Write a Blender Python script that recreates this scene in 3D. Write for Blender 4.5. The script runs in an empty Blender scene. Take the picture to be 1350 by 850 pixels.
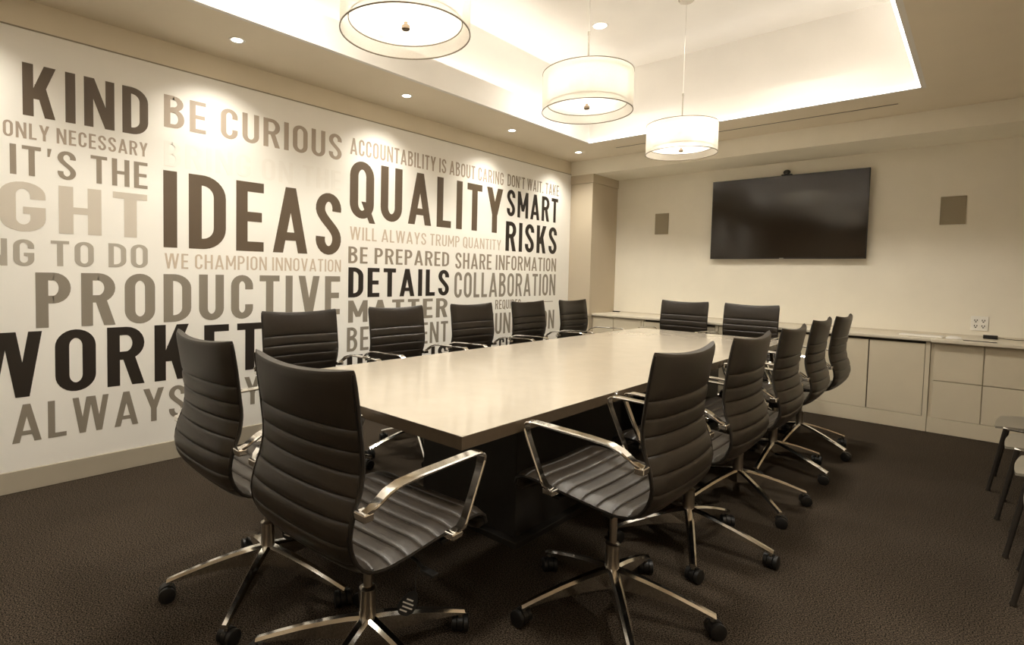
import bpy, bmesh, math, random
from mathutils import Vector, Matrix
random.seed(7)
SC = bpy.context.scene
COL = SC.collection
PI = math.pi

# ------------------------------------------------------------------ camera
cam_d = bpy.data.cameras.new('camera')
cam = bpy.data.objects.new('camera', cam_d)
COL.objects.link(cam)
YAW, PITCH, ROLL = 0.75497, -0.045665, 0.021141
fw = Vector((-math.sin(YAW)*math.cos(PITCH), math.cos(YAW)*math.cos(PITCH), math.sin(PITCH)))
r0 = Vector((math.cos(YAW), math.sin(YAW), 0))
u0 = r0.cross(fw)
rt = r0*math.cos(ROLL) + u0*math.sin(ROLL)
up = -r0*math.sin(ROLL) + u0*math.cos(ROLL)
M = Matrix((rt, up, -fw)).transposed().to_4x4()
M.translation = Vector((3.779, 0.0, 1.242))
cam.matrix_world = M
cam_d.sensor_width = 36.0
cam_d.lens = 718.432/1350*36.0
cam_d.shift_x = (675-615.353)/1350
cam_d.shift_y = -(425-393.489)/1350
cam_d.clip_start = 0.05
SC.camera = cam

# ------------------------------------------------------------------ world, exposure
w = bpy.data.worlds.new('world'); SC.world = w; w.use_nodes = True
bg = w.node_tree.nodes['Background']
bg.inputs[0].default_value = (1.0, 0.86, 0.66, 1); bg.inputs[1].default_value = 0.02
vs = SC.view_settings
vs.view_transform = 'Standard'; vs.look = 'None'; vs.gamma = 1.0; vs.use_curve_mapping = False
vs.exposure = 1.85
WARM = (1.0, 0.94, 0.84)
COVE = (1.0, 0.965, 0.92)
SPOT_W = 12.5          # mural downlights
COVE_E = 3.6           # radiance of the cove strips
PENDANT_W = 1.0
DOWN_W = 62.0

# ------------------------------------------------------------------ materials
def mat(name, col, rough=0.6, metal=0.0, noise=0.0, nscale=40.0, bump=0.0, bscale=200.0,
        emit=None, estr=0.0, coat=0.0, spec=0.5, trans=0.0, alpha=1.0, sheen=0.0):
    m = bpy.data.materials.new(name); m.use_nodes = True
    nt = m.node_tree; b = nt.nodes['Principled BSDF']
    b.inputs['Base Color'].default_value = (*col, 1)
    b.inputs['Roughness'].default_value = rough
    b.inputs['Metallic'].default_value = metal
    b.inputs['Specular IOR Level'].default_value = spec
    b.inputs['Coat Weight'].default_value = coat
    b.inputs['Coat Roughness'].default_value = 0.08
    b.inputs['Transmission Weight'].default_value = trans
    b.inputs['Alpha'].default_value = alpha
    b.inputs['Sheen Weight'].default_value = sheen
    tc = nt.nodes.new('ShaderNodeTexCoord')
    if noise:
        n = nt.nodes.new('ShaderNodeTexNoise'); n.inputs['Scale'].default_value = nscale
        n.inputs['Detail'].default_value = 4
        r = nt.nodes.new('ShaderNodeMapRange')
        r.inputs['To Min'].default_value = 1-noise; r.inputs['To Max'].default_value = 1+noise
        r.inputs['From Min'].default_value = 0.3; r.inputs['From Max'].default_value = 0.7
        mx = nt.nodes.new('ShaderNodeVectorMath'); mx.operation = 'SCALE'
        mx.inputs[0].default_value = col
        nt.links.new(tc.outputs['Object'], n.inputs['Vector'])
        nt.links.new(n.outputs['Fac'], r.inputs['Value'])
        nt.links.new(r.outputs[0], mx.inputs['Scale'])
        nt.links.new(mx.outputs[0], b.inputs['Base Color'])
    if bump:
        n2 = nt.nodes.new('ShaderNodeTexNoise'); n2.inputs['Scale'].default_value = bscale
        n2.inputs['Detail'].default_value = 3
        bp = nt.nodes.new('ShaderNodeBump'); bp.inputs['Strength'].default_value = bump
        bp.inputs['Distance'].default_value = 0.004
        nt.links.new(tc.outputs['Object'], n2.inputs['Vector'])
        nt.links.new(n2.outputs['Fac'], bp.inputs['Height'])
        nt.links.new(bp.outputs[0], b.inputs['Normal'])
    if emit:
        b.inputs['Emission Color'].default_value = (*emit, 1)
        b.inputs['Emission Strength'].default_value = estr
    return m

def shade_fabric(name, col, glow):
    """thin lit textile: half diffuse, half translucent"""
    m = bpy.data.materials.new(name); m.use_nodes = True
    nt = m.node_tree; nt.nodes.clear()
    o = nt.nodes.new('ShaderNodeOutputMaterial')
    d = nt.nodes.new('ShaderNodeBsdfDiffuse'); d.inputs[0].default_value = (*col, 1)
    t = nt.nodes.new('ShaderNodeBsdfTranslucent'); t.inputs[0].default_value = (*col, 1)
    tr = nt.nodes.new('ShaderNodeBsdfTransparent')
    a = nt.nodes.new('ShaderNodeMixShader'); a.inputs[0].default_value = 0.6
    b = nt.nodes.new('ShaderNodeMixShader'); b.inputs[0].default_value = glow
    wv = nt.nodes.new('ShaderNodeTexNoise'); wv.inputs['Scale'].default_value = 60
    mr = nt.nodes.new('ShaderNodeMapRange'); mr.inputs['To Min'].default_value = max(0, glow-.06); mr.inputs['To Max'].default_value = glow+.06
    nt.links.new(wv.outputs['Fac'], mr.inputs['Value']); nt.links.new(mr.outputs[0], b.inputs[0])
    nt.links.new(d.outputs[0], a.inputs[1]); nt.links.new(t.outputs[0], a.inputs[2])
    nt.links.new(a.outputs[0], b.inputs[1]); nt.links.new(tr.outputs[0], b.inputs[2])
    nt.links.new(b.outputs[0], o.inputs[0])
    return m

M_CEIL = mat('ceiling_paint', (.84, .755, .61), .85, noise=.02, nscale=3)
M_TRAY = mat('tray_paint', (.84, .81, .76), .85, noise=.02, nscale=3)
M_WALL = mat('wall_paint', (.90, .85, .73), .8, noise=.02, nscale=4, bump=.05, bscale=300)
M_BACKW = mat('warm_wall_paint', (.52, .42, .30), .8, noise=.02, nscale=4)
M_BAND = mat('band_paint', (.80, .72, .57), .8, noise=.02, nscale=4)
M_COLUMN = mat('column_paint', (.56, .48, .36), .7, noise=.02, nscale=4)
M_MURAL = mat('mural_paper', (.91, .885, .82), .45, noise=.012, nscale=5, spec=.5)
M_BASEB = mat('baseboard_paint', (.44, .39, .30), .5, noise=.02, nscale=6)
M_CAB = mat('cabinet_laminate', (.66, .585, .44), .5, noise=.02, nscale=5)
M_CABIN = mat('cabinet_shadow_gap', (.10, .08, .06), .7, noise=.05)  # dark colour stands in for shade inside the cabinet recesses
M_TOP = mat('worktop_laminate', (.68, .62, .50), .4, noise=.03, nscale=20)
M_TABLE = mat('table_laminate', (.50, .44, .35), .22, noise=.03, nscale=9, spec=.5, coat=.4)
M_TEDGE = mat('table_edge_band', (.105, .076, .047), .26, noise=.05, nscale=30)
M_TBASE = mat('table_base_black', (.018, .015, .012), .5, noise=.1)
M_LEATHER = mat('brown_black_leather', (.021, .015, .0095), .36, noise=.12, nscale=30, bump=.12, bscale=420, spec=.55)
M_RAIL = mat('black_side_metal', (.02, .017, .014), .3, metal=.3, noise=.05)
M_CHROME = mat('polished_aluminium', (.93, .91, .87), .10, metal=1, noise=.02)
M_SATIN = mat('satin_metal', (.50, .46, .40), .3, metal=1, noise=.03)
M_PLAS = mat('black_plastic', (.008, .007, .006), .45, noise=.1)
M_TAG = mat('tag_black_card', (.02, .02, .02), .4, noise=.1)
M_WHITE = mat('white_print', (.75, .72, .66), .5, noise=.02)
M_SCREEN = mat('glossy_screen', (.022, .016, .011), .10, noise=.02, spec=.55)
M_BEZEL = mat('screen_bezel', (.012, .01, .009), .3, noise=.05)
M_GRILL = mat('speaker_grille', (.36, .31, .22), .7, noise=.06, nscale=400, bump=.3, bscale=900)
M_PLATE = mat('outlet_plate', (.92, .90, .84), .4, noise=.02)
M_RUBBER = mat('dark_slot', (.03, .022, .016), .6, noise=.05)
M_SHELL = mat('grey_seat_shell', (.20, .18, .14), .28, noise=.04, nscale=20)
M_DARKLEG = mat('dark_tube_leg', (.05, .042, .034), .35, metal=.5, noise=.05)
M_BULB = mat('lamp_glow', (1, .9, .75), .5, noise=.01, emit=WARM, estr=1.3)
M_SPOTL = mat('downlight_glow', (1, .9, .75), .5, noise=.01, emit=(1, .92, .78), estr=5)
M_STRIP = mat('cove_strip_glow', (1, .9, .8), .5, noise=.01, emit=COVE, estr=COVE_E)
M_EDGEL = mat('edge_strip_glow', (1, .95, .9), .5, noise=.01, emit=(1, .96, .92), estr=1.1)
M_STRIPF = mat('cove_strip_dim_glow', (1, .9, .8), .5, noise=.01, emit=COVE, estr=.8)
M_SHEER = shade_fabric('sheer_shade_fabric', (.86, .81, .73), .32)
M_INNER = shade_fabric('inner_shade_fabric', (.95, .92, .84), .10)
M_DIFF = shade_fabric('frosted_diffuser', (.95, .92, .86), .06)
M_WIRE = mat('dark_shade_wire', (.16, .13, .09), .4, metal=.6, noise=.05)
M_FINIAL = mat('bronze_finial', (.22, .17, .12), .35, metal=.8, noise=.03)
M_CLEAR = mat('pale_cable', (.75, .72, .66), .3, metal=.4, noise=.02)

def carpet():
    m = bpy.data.materials.new('brown_loop_carpet'); m.use_nodes = True
    nt = m.node_tree; b = nt.nodes['Principled BSDF']; L = nt.links
    tc = nt.nodes.new('ShaderNodeTexCoord')
    n = nt.nodes.new('ShaderNodeTexNoise'); n.inputs['Scale'].default_value = 210; n.inputs['Detail'].default_value = 3
    v = nt.nodes.new('ShaderNodeTexVoronoi'); v.inputs['Scale'].default_value = 300
    cr = nt.nodes.new('ShaderNodeValToRGB')
    cr.color_ramp.elements[0].position = .40; cr.color_ramp.elements[0].color = (.002, .0014, .0010, 1)
    cr.color_ramp.elements[1].position = .64; cr.color_ramp.elements[1].color = (.094, .071, .049, 1)
    big = nt.nodes.new('ShaderNodeTexNoise'); big.inputs['Scale'].default_value = 2.2
    mr = nt.nodes.new('ShaderNodeMapRange'); mr.inputs['To Min'].default_value = .85; mr.inputs['To Max'].default_value = 1.15
    sc = nt.nodes.new('ShaderNodeVectorMath'); sc.operation = 'SCALE'
    bp = nt.nodes.new('ShaderNodeBump'); bp.inputs['Strength'].default_value = .2; bp.inputs['Distance'].default_value = .004
    for x in (n, v, big): L.new(tc.outputs['Object'], x.inputs['Vector'])
    L.new(n.outputs['Fac'], cr.inputs[0]); L.new(big.outputs['Fac'], mr.inputs['Value'])
    L.new(cr.outputs[0], sc.inputs[0]); L.new(mr.outputs[0], sc.inputs['Scale'])
    L.new(sc.outputs[0], b.inputs['Base Color']); L.new(v.outputs['Distance'], bp.inputs['Height'])
    L.new(bp.outputs[0], b.inputs['Normal'])
    b.inputs['Roughness'].default_value = .95; b.inputs['Specular IOR Level'].default_value = .1
    return m
M_CARPET = carpet()

# ------------------------------------------------------------------ mesh helpers
def bm_new(): return bmesh.new()
def add_box(bm, x0, x1, y0, y1, z0, z1, bevel=0.0, mi=0):
    t = bmesh.new(); bmesh.ops.create_cube(t, size=1)
    for v in t.verts:
        v.co = Vector(((x0+x1)/2+v.co.x*(x1-x0), (y0+y1)/2+v.co.y*(y1-y0), (z0+z1)/2+v.co.z*(z1-z0)))
    if bevel:
        bmesh.ops.bevel(t, geom=t.edges[:], offset=bevel, segments=2, affect='EDGES', profile=.5)
    merge(bm, t, mi)
def merge(bm, t, mi=0, mtx=None):
    if mtx is not None: t.transform(mtx)
    mp = {v: bm.verts.new(v.co) for v in t.verts}
    for f in t.faces:
        try:
            g = bm.faces.new([mp[v] for v in f.verts]); g.smooth = f.smooth; g.material_index = mi
        except ValueError: pass
    t.free()
def add_tube(bm, pts, rad, seg=10, caps=True, smooth=True, sy=1.0):
    pts = [Vector(p) for p in pts]; n = len(pts)
    rads = rad if isinstance(rad, (list, tuple)) else [rad]*n
    rings = []; prev = None
    for i, p in enumerate(pts):
        d = (pts[min(i+1, n-1)]-pts[max(i-1, 0)]).normalized()
        if prev is None:
            a = Vector((0, 0, 1)) if abs(d.z) < .9 else Vector((1, 0, 0))
            nx = d.cross(a).normalized()
        else:
            nx = (prev - d*prev.dot(d)).normalized()
        prev = nx; ny = d.cross(nx)
        rings.append([bm.verts.new(p + (nx*math.cos(2*PI*k/seg) + ny*math.sin(2*PI*k/seg)*sy)*rads[i]) for k in range(seg)])
    for a, b in zip(rings, rings[1:]):
        for k in range(seg):
            f = bm.faces.new((a[k], a[(k+1) % seg], b[(k+1) % seg], b[k])); f.smooth = smooth
    if caps:
        bm.faces.new(rings[0][::-1]); bm.faces.new(rings[-1])
def add_lathe(bm, prof, c=(0, 0, 0), seg=32, smooth=True, closed=False):
    c = Vector(c); rings = []
    for r, z in prof:
        if r < 1e-6: rings.append([bm.verts.new(c+Vector((0, 0, z)))])
        else: rings.append([bm.verts.new(c+Vector((r*math.cos(2*PI*k/seg), r*math.sin(2*PI*k/seg), z))) for k in range(seg)])
    pr = list(zip(rings, rings[1:]))
    if closed: pr.append((rings[-1], rings[0]))
    for a, b in pr:
        for k in range(seg):
            q = [a[k % len(a)], a[(k+1) % len(a)], b[(k+1) % len(b)], b[k % len(b)]]
            q2 = []
            for v in q:
                if v not in q2: q2.append(v)
            if len(q2) > 2:
                f = bm.faces.new(q2); f.smooth = smooth
def add_band(bm, path, width_axis, width, thick, closed=False):
    """flat strap: path in space, width along width_axis, thickness across"""
    wa = Vector(width_axis).normalized(); pts = [Vector(p) for p in path]; n = len(pts)
    ws = width if isinstance(width, (list, tuple)) else [width]*n
    rings = []
    for i, p in enumerate(pts):
        d = (pts[min(i+1, n-1)]-pts[max(i-1, 0)]).normalized()
        nn = d.cross(wa).normalized(); w2 = ws[i]/2; t2 = thick/2
        ring = []
        for a, b in ((-1, -.35), (-.8, -1), (.8, -1), (1, -.35), (1, .35), (.8, 1), (-.8, 1), (-1, .35)):
            ring.append(bm.verts.new(p + wa*w2*a + nn*t2*b))
        rings.append(ring)
    for a, b in zip(rings, rings[1:]):
        for k in range(8):
            f = bm.faces.new((a[k], a[(k+1) % 8], b[(k+1) % 8], b[k])); f.smooth = True
    bm.faces.new(rings[0][::-1]); bm.faces.new(rings[-1])
def obj(name, bm, m, parent=None, autosmooth=True):
    bmesh.ops.recalc_face_normals(bm, faces=bm.faces[:])
    me = bpy.data.meshes.new(name); bm.to_mesh(me); bm.free()
    for x in (m if isinstance(m, (list, tuple)) else [m]): me.materials.append(x)
    o = bpy.data.objects.new(name, me); COL.objects.link(o)
    if parent: o.parent = parent
    if autosmooth and any(p.use_smooth for p in me.polygons):
        me.set_sharp_from_angle(angle=math.radians(38))
    return o
def box_obj(name, x0, x1, y0, y1, z0, z1, m, parent=None, bevel=0.0):
    b = bm_new(); add_box(b, x0, x1, y0, y1, z0, z1, bevel); return obj(name, b, m, parent)
def struct(name, bm, m, parent=None):
    o = obj(name, bm, m, parent)
    if parent is None: o['kind'] = 'structure'
    return o
def sbox(name, x0, x1, y0, y1, z0, z1, m, bevel=0.0):
    b = bm_new(); add_box(b, x0, x1, y0, y1, z0, z1, bevel); return struct(name, b, m)
def thing(name, label, cat, loc=(0, 0, 0), rz=0.0, group=None):
    o = bpy.data.objects.new(name, None); COL.objects.link(o); o.empty_display_size = .1
    o.location = loc; o.rotation_euler = (0, 0, rz)
    tag(o, label, cat, group); return o
def tag(o, label, cat, group=None):
    o['label'] = label; o['category'] = cat
    if group: o['group'] = group
    return o
def copy_tree(o, parent=None, name=None):
    c = o.copy(); COL.objects.link(c); c.parent = parent
    for ch in list(o.children):
        if ch.name.startswith('hang_tag'): continue
        copy_tree(ch, c)
    return c

# ------------------------------------------------------------------ room shell
XR, YB, YF = 4.60, -1.90, 6.495       # right wall, wall behind the camera, screen wall
ZC, ZS = 2.656, 2.48                  # ceiling, underside of the far soffit
TX0, TX1, TY0, TY1 = .68, 3.40, -.60, 5.15   # tray opening
sbox('floor', -.12, XR+.1, YB-.1, YF+.1, -.10, 0, M_CARPET)
sbox('wall_left', -.14, -.006, YB-.1, YF+.1, 0, 3.5, M_BAND)
sbox('wall_right', XR, XR+.12, YB-.1, YF+.1, 0, 3.5, M_BACKW)
sbox('wall_back', -.12, XR+.1, YB-.12, YB, 0, 3.5, M_BACKW)
sbox('wall_front', -.12, XR+.1, YF, YF+.12, 0, 3.5, M_WALL)
# low ceiling ring around the tray (12 cm thick boards, fascia above them)
b = bm_new()
add_box(b, -.006, TX0-.03, YB, 5.875, ZC, ZC+.05)
add_box(b, TX1+.03, XR, YB, 5.875, ZC, ZC+.05)
add_box(b, TX0-.03, TX1+.03, TY1+.03, 5.875, ZC, ZC+.05)
add_box(b, TX0-.03, TX1+.03, YB, TY0-.03, ZC, ZC+.05)
struct('ceiling', b, M_CEIL)
b = bm_new()
add_box(b, -.006, XR, 5.875, YF, ZS, ZC+.05)
struct('ceiling_soffit', b, M_WALL)
# fascia of the light cove
b = bm_new(); FZ = 2.86
add_box(b, TX0-.03, TX0, TY0-.03, TY1+.03, ZC, FZ)
add_box(b, TX1, TX1+.03, TY0-.03, TY1+.03, ZC, FZ)
add_box(b, TX0, TX1, TY1, TY1+.03, ZC, FZ)
add_box(b, TX0, TX1, TY0-.03, TY0, ZC, FZ)
struct('trim_1', b, M_TRAY)
# raised tray: walls and upper ceiling
UX0, UX1, UY0, UY1, UZ = .44, 3.64, -.84, 5.36, 3.42
b = bm_new()
add_box(b, UX0-.04, UX0, UY0-.04, UY1+.04, ZC+.05, UZ)
add_box(b, UX1, UX1+.04, UY0-.04, UY1+.04, ZC+.05, UZ)
add_box(b, UX0, UX1, UY1, UY1+.04, ZC+.05, UZ)
add_box(b, UX0, UX1, UY0-.04, UY0, ZC+.05, UZ)
struct('trim_2', b, M_TRAY)
sbox('ceiling_tray', UX0-.04, UX1+.04, UY0-.04, UY1+.04, UZ, UZ+.05, M_TRAY)
# corner column with a plain cap
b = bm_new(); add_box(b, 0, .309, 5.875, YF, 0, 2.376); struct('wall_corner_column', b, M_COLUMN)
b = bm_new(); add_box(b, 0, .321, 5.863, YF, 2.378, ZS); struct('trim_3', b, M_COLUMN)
b = bm_new(); add_box(b, -.006, .008, YB, 5.862, 2.497, 2.503); struct('trim_4', b, M_GRILL)
# thin luminous profile along the lip of the tray on two sides
b = bm_new(); add_box(b, TX0+.002, TX1-.002, TY1-.016, TY1-.0005, ZC+.001, ZC+.014); tag(obj('edge_light_strip', b, M_EDGEL), 'thin bright light line along the lip of the raised ceiling at the television end', 'light strip')
b = bm_new(); add_box(b, TX1-.016, TX1-.0005, TY0, TY1-.017, ZC+.001, ZC+.014); tag(obj('edge_light_strip', b, M_EDGEL), 'thin bright light line along the right lip of the raised ceiling', 'light strip')
# baseboard on the mural wall
b = bm_new(); add_box(b, -.006, .012, YB, 5.875, 0, .117, .002); struct('baseboard_left', b, M_BASEB)
b = bm_new(); add_box(b, XR-.015, XR, YB, YF, 0, .117, .002); struct('baseboard_right', b, M_BASEB)

# cove light strips: real luminous strips lying in the trough behind the fascia
def strip(x0, x1, y0, y1, lab, m=None):
    bmx = bm_new(); add_box(bmx, x0, x1, y0, y1, ZC+.0505, ZC+.075)
    tag(obj('cove_light_strip', bmx, m or M_STRIP), lab, 'light strip', 'light strips hidden in the ceiling cove')
strip(UX0+.07, UX0+.13, TY0, TY1, 'warm light strip in the ceiling cove along the mural side')
strip(UX1-.13, UX1-.07, TY0, TY1, 'warm light strip in the ceiling cove along the side away from the mural')
strip(TX0, TX1, UY1-.12, UY1-.06, 'warm light strip in the ceiling cove at the television end', M_STRIPF)
strip(TX0, TX1, UY0+.07, UY0+.13, 'warm light strip in the ceiling cove behind the viewpoint')

# linear slot diffuser in the low ceiling
t = thing('slot_air_vent', 'long thin slot air vent in the low ceiling before the television wall', 'vent', (2.0, 5.50, ZC))
bm_ = bm_new(); add_box(bm_, -1.20, 1.24, -.022, -.012, -.003, 0); add_box(bm_, -1.20, 1.24, .012, .022, -.003, 0)
add_box(bm_, -1.21, -1.20, -.022, .022, -.003, 0); add_box(bm_, 1.24, 1.25, -.022, .022, -.003, 0)
obj('frame', bm_, M_CEIL, t)
box_obj('slot', -1.20, 1.24, -.012, .012, -.0015, -.0005, M_RUBBER, t)

# ------------------------------------------------------------------ mural lettering
class Glyph:
    """letters drawn as solid strokes; tv = stem width, th = bar height, cap height 1"""
    def __init__(s, tv, th): s.tv, s.th, s.q = tv, th, []
    def rect(s, x0, x1, y0, y1): s.q.append([(x0, y0), (x1, y0), (x1, y1), (x0, y1)])
    def diag(s, x0, y0, x1, y1, wx): s.q.append([(x0, y0), (x0+wx, y0), (x1+wx, y1), (x1, y1)])
    def path(s, pts, closed=False):
        if closed: pts = pts+[pts[0]]
        n = len(pts); L = []; R = []
        for i, p in enumerate(pts):
            a = pts[max(i-1, 0)]; b = pts[min(i+1, n-1)]
            if closed and i in (0, n-1): a, b = pts[-2], pts[1]
            dx, dy = b[0]-a[0], b[1]-a[1]; l = math.hypot(dx, dy) or 1
            nx, ny = -dy/l, dx/l
            hx = nx*s.tv/2; hy = ny*s.th/2
            L.append((p[0]+hx, p[1]+hy)); R.append((p[0]-hx, p[1]-hy))
        s.q.append(('strip', L, R))
def arc(cx, cy, rx, ry, a0, a1, n=9):
    return [(cx+rx*math.cos(math.radians(a0+(a1-a0)*i/n)), cy+ry*math.sin(math.radians(a0+(a1-a0)*i/n))) for i in range(n+1)]
GW = dict(A=.56, B=.47, C=.45, D=.48, E=.40, F=.38, G=.47, H=.49, I=.17, K=.51, L=.38, M=.62, N=.52, O=.48, P=.46,
          Q=.48, R=.49, S=.46, T=.44, U=.47, V=.52, W=.78, Y=.52)
def glyph(ch, tv, th):
    g = Glyph(tv, th); W = GW.get(ch, .2)+(tv-.17)*(.6 if ch not in 'I' else 1.0)
    a, h = tv/2, th/2
    rx = (W-tv)/2; ry = min(.24, rx*1.25)
    if ch == "'": g.q.append([(0.02, .72), (tv*.5, .72), (tv*.85, 1), (0.02, 1)]); return g, tv*.9
    if ch == '.': g.rect(0, tv, 0, th*1.05); return g, tv
    if ch == 'A':
        k = tv*.98; c = W/2
        g.diag(0, 0, c-k*.52, 1, k); g.diag(W-k, 0, c-k*.48, 1, k); g.rect(W*.2, W*.8, .19, .19+th*.9)
    elif ch == 'B':
        g.rect(0, tv, 0, 1)
        g.path([(a, 1-h)]+[(W*.5, 1-h)]+arc(W*.5-.02, .765, W*.5-a, .235-h, 90, -90, 10)+[(a, .53)])
        g.path([(a, .53)]+arc(W*.5, .275, W*.5-a, .255, 90, -90, 12)[:0]+[(W*.5, .53)]+arc(W*.5, .265+h/2, W*.5-a, .265-h/2, 90, -90, 10)+[(a, h)])
    elif ch in 'CG':
        p = arc(W/2, 1-ry-h, rx, ry, 0, 180, 12)+arc(W/2, ry+h, rx, ry, 180, 360, 12)
        p = [(W-a, 1-ry-h-.08)]+p
        if ch == 'C': g.path(p+[(W-a, ry+h+.08)])
        else: g.path(p+[(W-a, .5)]); g.rect(W*.5, W-a*.2, .5-th, .5)
    elif ch == 'D':
        g.rect(0, tv, 0, 1); g.path([(a, 1-h), (W-a-.22, 1-h)]+arc(W-a-.22, 1-h-.22, .22, .22, 85, 0, 7)+arc(W-a-.22, h+.22, .22, .22, 0, -85, 7)+[(W-a-.22, h), (a, h)])
    elif ch in 'EF':
        g.rect(0, tv, 0, 1); g.rect(tv*.5, W, 1-th, 1); g.rect(tv*.5, W*.93, .5-h, .5+h)
        if ch == 'E': g.rect(tv*.5, W, 0, th)
    elif ch == 'H': g.rect(0, tv, 0, 1); g.rect(W-tv, W, 0, 1); g.rect(tv*.5, W-tv*.5, .5-h, .5+h)
    elif ch == 'I': g.rect(0, tv, 0, 1); return g, tv
    elif ch == 'K':
        g.rect(0, tv, 0, 1); g.diag(tv*.55, .34, W-tv*1.15, 1, tv*1.12); g.diag(W-tv*1.12, 0, tv*1.1, .62, tv*1.0)
    elif ch == 'L': g.rect(0, tv, 0, 1); g.rect(tv*.5, W, 0, th)
    elif ch == 'M':
        g.rect(0, tv*.95, 0, 1); g.rect(W-tv*.95, W, 0, 1); c = W/2
        g.diag(c-tv*.45, .25, .01, 1, tv*.9); g.diag(c-tv*.45, .25, W-tv*.92, 1, tv*.9)
    elif ch == 'N':
        g.rect(0, tv*.95, 0, 1); g.rect(W-tv*.95, W, 0, 1); g.diag(W-tv*1.02, 0, .01, 1, tv*1.0)
    elif ch in 'OQ':
        p = arc(W/2, 1-ry-h, rx, ry, 0, 180, 14)+arc(W/2, ry+h, rx, ry, 180, 360, 14)
        g.path(p+[(W-a, .5)], True)
        if ch == 'Q': g.diag(W-tv*.55, -.07, W*.47, .30, tv*.75)
    elif ch in 'PR':
        g.rect(0, tv, 0, 1)
        g.path([(a, 1-h), (W*.5, 1-h)]+arc(W*.5, .72, W*.5-a, .28-h, 90, -90, 12)+[(W*.5, .44+h), (a, .44+h)])
        if ch == 'R': g.diag(W-tv*1.04, 0, W*.40, .48, tv*1.04)
    elif ch == 'S':
        up_ = arc(W/2, 1-ry-h, rx, ry, -12, 185, 12)
        lo_ = arc(W/2, ry+h, rx, ry, 10, -192, 12)
        mid = []
        x0, y0 = up_[-1]; x1, y1 = lo_[0]
        for i in range(1, 9):
            t_ = i/9.0; u = 1-t_
            c1 = (x0+.01, y0-.15); c2 = (x1-.01, y1+.15)
            mid.append((u**3*x0+3*u*u*t_*c1[0]+3*u*t_*t_*c2[0]+t_**3*x1, u**3*y0+3*u*u*t_*c1[1]+3*u*t_*t_*c2[1]+t_**3*y1))
        g.path(up_+mid+lo_)
    elif ch == 'T': g.rect(W/2-a, W/2+a, 0, 1); g.rect(0, W, 1-th, 1)
    elif ch == 'U': g.path([(a, 1)]+arc(W/2, ry+h, rx, ry, 180, 360, 14)+[(W-a, 1)])
    elif ch == 'V': g.diag(W/2-tv*.52, 0, 0, 1, tv); g.diag(W/2-tv*.48, 0, W-tv, 1, tv)
    elif ch == 'W':
        k = tv*.92
        for s_ in (0, 1):
            ox = s_*(W/2-k*.25)
            g.diag(ox+W*.25-k*.4, 0, ox, 1, k); g.diag(ox+W*.25-k*.4, 0, ox+W/2-k*.75, 1, k)
        W = W-k*.0
    elif ch == 'Y': g.diag(W/2-tv*.5, .40, 0, 1, tv*1.05); g.diag(W/2-tv*.5, .40, W-tv*1.05, 1, tv*1.05); g.rect(W/2-a, W/2+a, 0, .45)
    return g, W

WEI = dict(b=(.160, .14), m=(.138, .12), l=(.115, .10))
INK = dict(dark=(.115, .082, .052), black=(.022, .016, .011), mid=(.30, .25, .19), light=(.42, .345, .27), light2=(.45, .41, .34),
           grey=(.27, .235, .185), tan=(.60, .50, .39), pale=(.62, .56, .47), ghost=(.885, .855, .785))
INKM = {k: mat('ink_'+k, c, .45, noise=.01, nscale=8, spec=.5) for k, c in INK.items()}
X_PANEL = .004
def word(text, box, ink, wt, parent, label):
    y0, y1, z0, z1 = box; tv, th = WEI[wt]; H = z1-z0
    x = 0; parts = [[]]
    gap = .14 if wt == 'b' else .125
    for c in text:
        if c == ' ': x += .24; parts.append([]); continue
        g, W = glyph(c, tv, th); parts[-1].append((g, x)); x += W+gap
    x -= gap
    if y0 is None: y0 = y1-x*H*.88
    sx = (y1-y0)/x
    for txt, part in zip(text.split(' '), parts): build_word(txt, part, sx, y0, z0, H, ink, parent, label)
def build_word(txt, gs, sx, y0, z0, H, ink, parent, label):
    bmw = bm_new(); k = 0
    P = lambda top, px, py: bmw.verts.new((X_PANEL+top, y0+px*sx, z0+py*H))
    for g, ox in gs:
        for q in g.q:
            k += 1; top = .0008+(k % 4)*.00012
            if isinstance(q, tuple):
                lt = [(P(top, p[0]+ox, p[1]), P(-.0005, p[0]+ox, p[1])) for p in q[1]]
                rr = [(P(top, p[0]+ox, p[1]), P(-.0005, p[0]+ox, p[1])) for p in q[2]]
                for i in range(len(lt)-1):
                    bmw.faces.new((lt[i][0], lt[i+1][0], rr[i+1][0], rr[i][0]))
                    bmw.faces.new((lt[i][1], lt[i+1][1], lt[i+1][0], lt[i][0]))
                    bmw.faces.new((rr[i][0], rr[i+1][0], rr[i+1][1], rr[i][1]))
            else:
                a_ = [P(top, px+ox, py) for px, py in q]; b_ = [P(-.0005, px+ox, py) for px, py in q]; n = len(q)
                bmw.faces.new(a_)
                for i in range(n): bmw.faces.new((a_[i], b_[i], b_[(i+1) % n], a_[(i+1) % n]))
    o = obj('lettering', bmw, INKM[ink], parent, autosmooth=False); o['label'] = label+txt
    return o
mural = thing('word_mural', 'cream wall mural of large grey, brown and black printed words covering the left wall', 'mural', (0, 0, 0))
box_obj('mural_panel', -.0055, X_PANEL, YB+.01, 5.872, .118, 2.496, M_MURAL, mural)
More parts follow.
